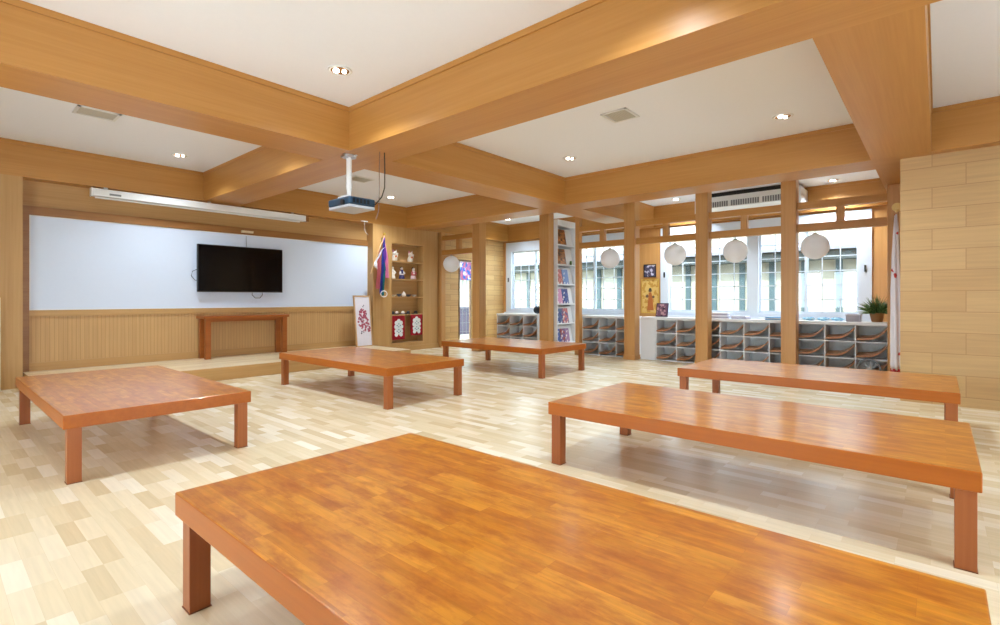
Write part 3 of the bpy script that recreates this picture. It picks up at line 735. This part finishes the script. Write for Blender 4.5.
# scroll panel leaning by the whiteboard
pp = thing('calligraphy_panel', 'tall white framed panel with red painted flowers leaning beside the whiteboard', 'picture panel', (6.8, 9.9, .206))
def leanbox(m, x0, x1, z0, z1, d0, d1):
    y = lambda z: 9.80 + .13 * (z - .206) / 1.15
    m.prism([(y(z0) - d1, z0), (y(z0) - d0, z0), (y(z1) - d0, z1), (y(z1) - d1, z1)], 'x', x0, x1)
m = MB(); leanbox(m, 6.42, 6.80, .207, 1.34, -.02, 0); P(pp, m, 'backing', pc(225, 220, 228, .5))
m = MB(); leanbox(m, 6.39, 6.42, .207, 1.36, -.02, .008); leanbox(m, 6.80, 6.83, .207, 1.36, -.02, .008); leanbox(m, 6.42, 6.80, 1.33, 1.36, -.02, .008); leanbox(m, 6.42, 6.80, .207, .225, -.02, .008)
P(pp, m, 'frame', TAN)
m = MB()
random.seed(3)
for k in range(90):
    z = random.uniform(.55, 1.05); x = 6.61 + max(-1.6, min(1.6, random.gauss(0, 1))) * .06 * (1.9 - 2.2 * (z - .5)); a = random.uniform(.012, .03)
    y = 9.80 + .13 * (z - .206) / 1.15; m.cyl((x, y - .001, z), (x, y - .005, z), a, n=7)
P(pp, m, 'flower_paint', pc(176, 84, 104, .7))
m = MB()
for k in range(12):
    z = random.uniform(.45, 1.18); x = 6.61 + random.gauss(0, .07); a = random.uniform(.008, .018)
    y = 9.80 + .13 * (z - .206) / 1.15; m.cyl((x, y - .001, z), (x, y - .006, z), a, n=7)
P(pp, m, 'ink_paint', pc(70, 60, 90, .7))
# small hook on the soffit
hk = thing('wall_hook', 'small white hook with a cord under the soffit left of the streamers', 'hook', (6.55, 9.8, 3.0))
P(hk, bx(6.60, 6.76, 9.90, 9.949, 3.05, 3.07, bev=.003), 'plate', PLASTIC)
P(hk, MB().tube([(6.68, 9.92, 3.05), (6.68, 9.92, 2.88), (6.72, 9.92, 2.80), (6.78, 9.92, 2.76)], .005), 'cord', PLASTIC)

# cream board at the left edge
o = bx(.70, .735, 9.85, 9.945, .001, 1.3, bev=.003).build('cream_board', pc(236, 226, 186)) ; tag(o, 'cream board standing on edge against the pilaster at the left', 'board')

# ---------------------------------------------------------------- flag
fl = thing('flag', 'furled white and red flag on a pole with gold disc finial, beside the plank wall', 'flag', (9.2, .445, 0))
P(fl, MB().lathe((9.2, .445, 0), [(.11, .001), (.11, .03), (.05, .05), (.03, .09)], 24), 'base', pc(120, 40, 30), True)
P(fl, MB().cyl((9.2, .445, .05), (9.2, .445, 2.55), .012, n=12), 'pole', TAN)
m = MB(); m.cyl((9.21, .445, 2.60), (9.19, .445, 2.60), .06, n=24).cyl((9.19, .445, 2.60), (9.18, .445, 2.60), .03, n=20).cyl((9.2, .445, 2.53), (9.2, .445, 2.56), .02, n=12)
P(fl, m, 'finial', pc(226, 196, 120, .35))
def furl(cx, cy, prof, folds, depth, n=48):
    bm = bmesh.new(); R = []
    for (z, r) in prof:
        R.append([bm.verts.new((cx + (r + depth * r * math.sin(folds * a + z * 1.5)) * math.cos(a), cy + (r + depth * r * math.sin(folds * a + z * 1.5)) * math.sin(a), z)) for a in [2 * math.pi * k / n for k in range(n)]])
    for i in range(len(R) - 1):
        for k in range(n): bm.faces.new((R[i][k], R[i][(k + 1) % n], R[i + 1][(k + 1) % n], R[i + 1][k]))
    bm.faces.new(R[0][::-1]); bm.faces.new(R[-1])
    r = MB(); r.bm.free(); r.bm = bm; return r
FLAGM = blotch('flag_print', lin(232, 230, 236), [(lin(200, 60, 60), .66)], 7)
P(fl, furl(9.2, .455, [(.26, .050), (.34, .060), (.8, .062), (1.4, .055), (1.9, .042), (2.3, .026), (2.5, .015)], 6, .25), 'cloth', FLAGM, True)
P(fl, furl(9.2, .455, [(.19, .04), (.24, .055), (.28, .05)], 5, .3), 'red_hem', pc(170, 40, 40, .8), True)

# ---------------------------------------------------------------- things on the counter
zc = .901
def stack(x, y, w, d, n, cols, name, lab, cat, rot=0, th=.018):
    t = thing(name, lab, cat, (x, y, zc), rot)
    for k in range(n):
        jx, jy = random.uniform(-.01, .01), random.uniform(-.012, .012)
        o = bx(-w / 2 + jx, w / 2 + jx, -d / 2 + jy, d / 2 + jy, k * th + .0004, (k + 1) * th - .0006).build('sheet_bundle', pc(*cols[k % len(cols)])); o.parent = t
stack(10.32, 3.22, .24, .30, 6, [(225, 222, 235), (150, 150, 175), (240, 240, 245)], 'paper_stack', 'loose stack of papers on the counter left of the pair of windows', 'papers', .1)
stack(10.32, 2.86, .22, .28, 4, [(170, 165, 190), (232, 232, 240)], 'paper_stack', 'flat grey papers on the counter beside the loose stack', 'papers', -.1, .014)
stack(10.30, 2.26, .22, .30, 3, [(90, 150, 200), (240, 242, 246)], 'folded_cloth', 'blue folded cloth on the counter left of the column nearest the plant', 'cloth', .05, .016)
BLU = blotch('blue_print', lin(150, 205, 230), [(lin(60, 130, 200), .52), (lin(245, 250, 252), .57)], 16)
for k, (yy, lab) in enumerate(((1.72, 'crumpled blue and white bag on the counter just right of the column'), (1.50, 'blue and white packet in the middle of the counter packets'), (1.30, 'blue and white packet next to the grey box on the counter'))):
    m = MB(); m.sphere((10.3, yy, zc + .028), .09, 1, 1.05, .30, 18, 10)
    for v in m.bm.verts:
        v.co += Vector((random.uniform(-.01, .01), random.uniform(-.012, .012), random.uniform(0, .012)))
    o = m.build('packet', BLU, base=(10.3, yy, zc)); tag(o, lab, 'packet', 'blue packets on the counter')
t = thing('storage_box', 'low grey box on the counter behind the right-hand globe', 'box', (10.3, 1.08, zc))
P(t, bx(10.2, 10.42, .97, 1.17, zc, zc + .10, bev=.004), 'body', pc(170, 168, 178))
P(t, bx(10.19, 10.43, .96, 1.18, zc + .10, zc + .125, bev=.004), 'lid', pc(196, 194, 204))
# dark helmet-like bag in the far corner
t = thing('round_bag', 'round dark bag on the far corner counter beside the column', 'bag', (10.35, 7.72, zc))
P(t, MB().sphere((10.35, 7.72, zc + .10), .11, 1, 1, .9, 18, 12), 'body', pc(40, 46, 56), True)
P(t, MB().tube([(10.30, 7.72, zc + .19), (10.31, 7.72, zc + .235), (10.35, 7.72, zc + .25), (10.39, 7.72, zc + .235), (10.40, 7.72, zc + .19)], .008), 'strap', BLACK)
# potted plant
pl = thing('potted_plant', 'spiky green plant in a brown pot at the right end of the counter', 'plant', (10.36, .76, zc))
P(pl, MB().lathe((10.36, .76, zc), [(.07, 0), (.075, .01), (.10, .13), (.108, .135), (.108, .15), (.095, .15), (.09, .13), (.001, .125)], 22), 'pot', pc(150, 104, 56), True)
bm = bmesh.new(); random.seed(11)
for k in range(230):
    a = random.uniform(0, 2 * math.pi); el = random.uniform(.1, 1.45); L = random.uniform(.2, .34)
    d = Vector((math.cos(a) * math.cos(el), math.sin(a) * math.cos(el), math.sin(el))); s = Vector((-math.sin(a), math.cos(a), 0)) * .005
    b = Vector((10.36, .76, zc + .13)) + d * .02
    p1 = b + d * L * .5 + Vector((0, 0, .01)); p2 = b + d * L - Vector((0, 0, .03 * math.cos(el)))
    up = Vector((0, 0, .003))
    v = [bm.verts.new(q) for q in (b - s, b + s, p1 + s, p2, p1 - s)]
    bm.faces.new(v)
for v in bm.verts:                       # leaves stay clear of the wall, the post and the window
    v.co.y = max(v.co.y, .50); v.co.z = max(v.co.z, zc + .06)
bmesh.ops.solidify(bm, geom=bm.faces[:], thickness=.002)
m = MB(); m.bm.free(); m.bm = bm
P(pl, m, 'leaves', blotch('leaf_green', lin(66, 96, 50), [(lin(110, 136, 80), .5)], 20, .5))
# spoked wheel by the lowest compartment
wh = thing('spoked_wheel', 'small grey spoked wheel standing before the last shoe compartments', 'wheel', (10.0, .84, 0))
m = MB(); wz, wy, wx, R = .155, .84, 10.03, .15
for k in range(28):
    a0, a1 = 2 * math.pi * k / 28, 2 * math.pi * (k + 1) / 28
    m.cyl((wx, wy + R * math.cos(a0), wz + R * math.sin(a0)), (wx, wy + R * math.cos(a1), wz + R * math.sin(a1)), .014, n=8)
P(wh, m, 'tyre', pc(120, 126, 132))
m = MB()
for k in range(8):
    a = math.pi * k / 4 + .2; m.cyl((wx, wy, wz), (wx, wy + (R - .01) * math.cos(a), wz + (R - .01) * math.sin(a)), .006, n=6)
P(wh, m, 'spokes', METAL)
P(wh, MB().cyl((wx - .03, wy, wz), (wx + .03, wy, wz), .025, n=14), 'hub', METAL)
P(wh, bx(wx - .045, wx + .045, wy - .06, wy + .06, .0, .012, bev=.002), 'stand', GREY)

# pictures on the pier between the windows
def picture(y0, y1, z0, z1, x, mat, fm, label, name='framed_picture', fw=.02, grp=None):
    t = thing(name, label, 'picture', (x, (y0 + y1) / 2, z0), group=grp)
    P(t, bx(x - .012, x, y0 + fw, y1 - fw, z0 + fw, z1 - fw), 'print', mat)
    m = MB(); m.box(x - .02, x, y0, y1, z0, z0 + fw).box(x - .02, x, y0, y1, z1 - fw, z1).box(x - .02, x, y0, y0 + fw, z0 + fw, z1 - fw).box(x - .02, x, y1 - fw, y1, z0 + fw, z1 - fw)
    P(t, m, 'frame', fm)
    return t
PHOTO = blotch('photo_print', lin(70, 66, 92), [(lin(200, 200, 220), .52), (lin(110, 70, 80), .6)], 12, .3)
GOLDP = blotch('golden_print', lin(214, 178, 104), [(lin(190, 140, 60), .52)], 9, .4)
picture(5.24, 5.56, 1.82, 2.14, XW - .001, PHOTO, BLACK, 'small dark framed photograph hung above the golden picture')
g = picture(5.16, 5.62, .93, 1.78, XW - .001, GOLDP, GOLD, 'tall golden framed picture of a robed figure between the windows')
m = MB(); xx = XW - .012
m.prism([(5.30, 1.0), (5.47, 1.0), (5.44, 1.3), (5.42, 1.44), (5.36, 1.44), (5.33, 1.3)], 'x', xx - .006, xx); P(g, m, 'painted_robe', pc(170, 96, 40))
m = MB(); m.cyl((xx - .007, 5.39, 1.49), (xx, 5.39, 1.49), .045, n=16).cyl((xx - .006, 5.47, 1.35), (xx, 5.47, 1.35), .04, n=12).cyl((xx - .006, 5.31, 1.33), (xx, 5.31, 1.33), .035, n=12); P(g, m, 'painted_head', pc(110, 84, 60))
m = MB(); m.cyl((xx - .008, 5.39, 1.52), (xx - .001, 5.39, 1.52), .034, n=14); P(g, m, 'painted_hat', pc(60, 64, 56))
pf = thing('photo_frame', 'small purple-toned photograph leaning on the counter by the golden picture', 'photo', (10.35, 4.43, zc))
m = MB(); m.prism([(10.32, zc), (10.335, zc), (10.395, zc + .29), (10.38, zc + .29)], 'y', 4.30, 4.56); P(pf, m, 'frame', pc(60, 46, 70))
m = MB(); m.prism([(10.3155, zc + .02), (10.319, zc + .02), (10.3765, zc + .27), (10.373, zc + .27)], 'y', 4.32, 4.54); P(pf, m, 'print', blotch('mauve_print', lin(120, 84, 110), [(lin(200, 160, 170), .52), (lin(50, 40, 60), .58)], 14, .3))
m = MB(); m.prism([(10.385, zc + .2), (10.39, zc + .2), (10.46, zc), (10.455, zc)], 'y', 4.41, 4.45); P(pf, m, 'prop', BLACK)
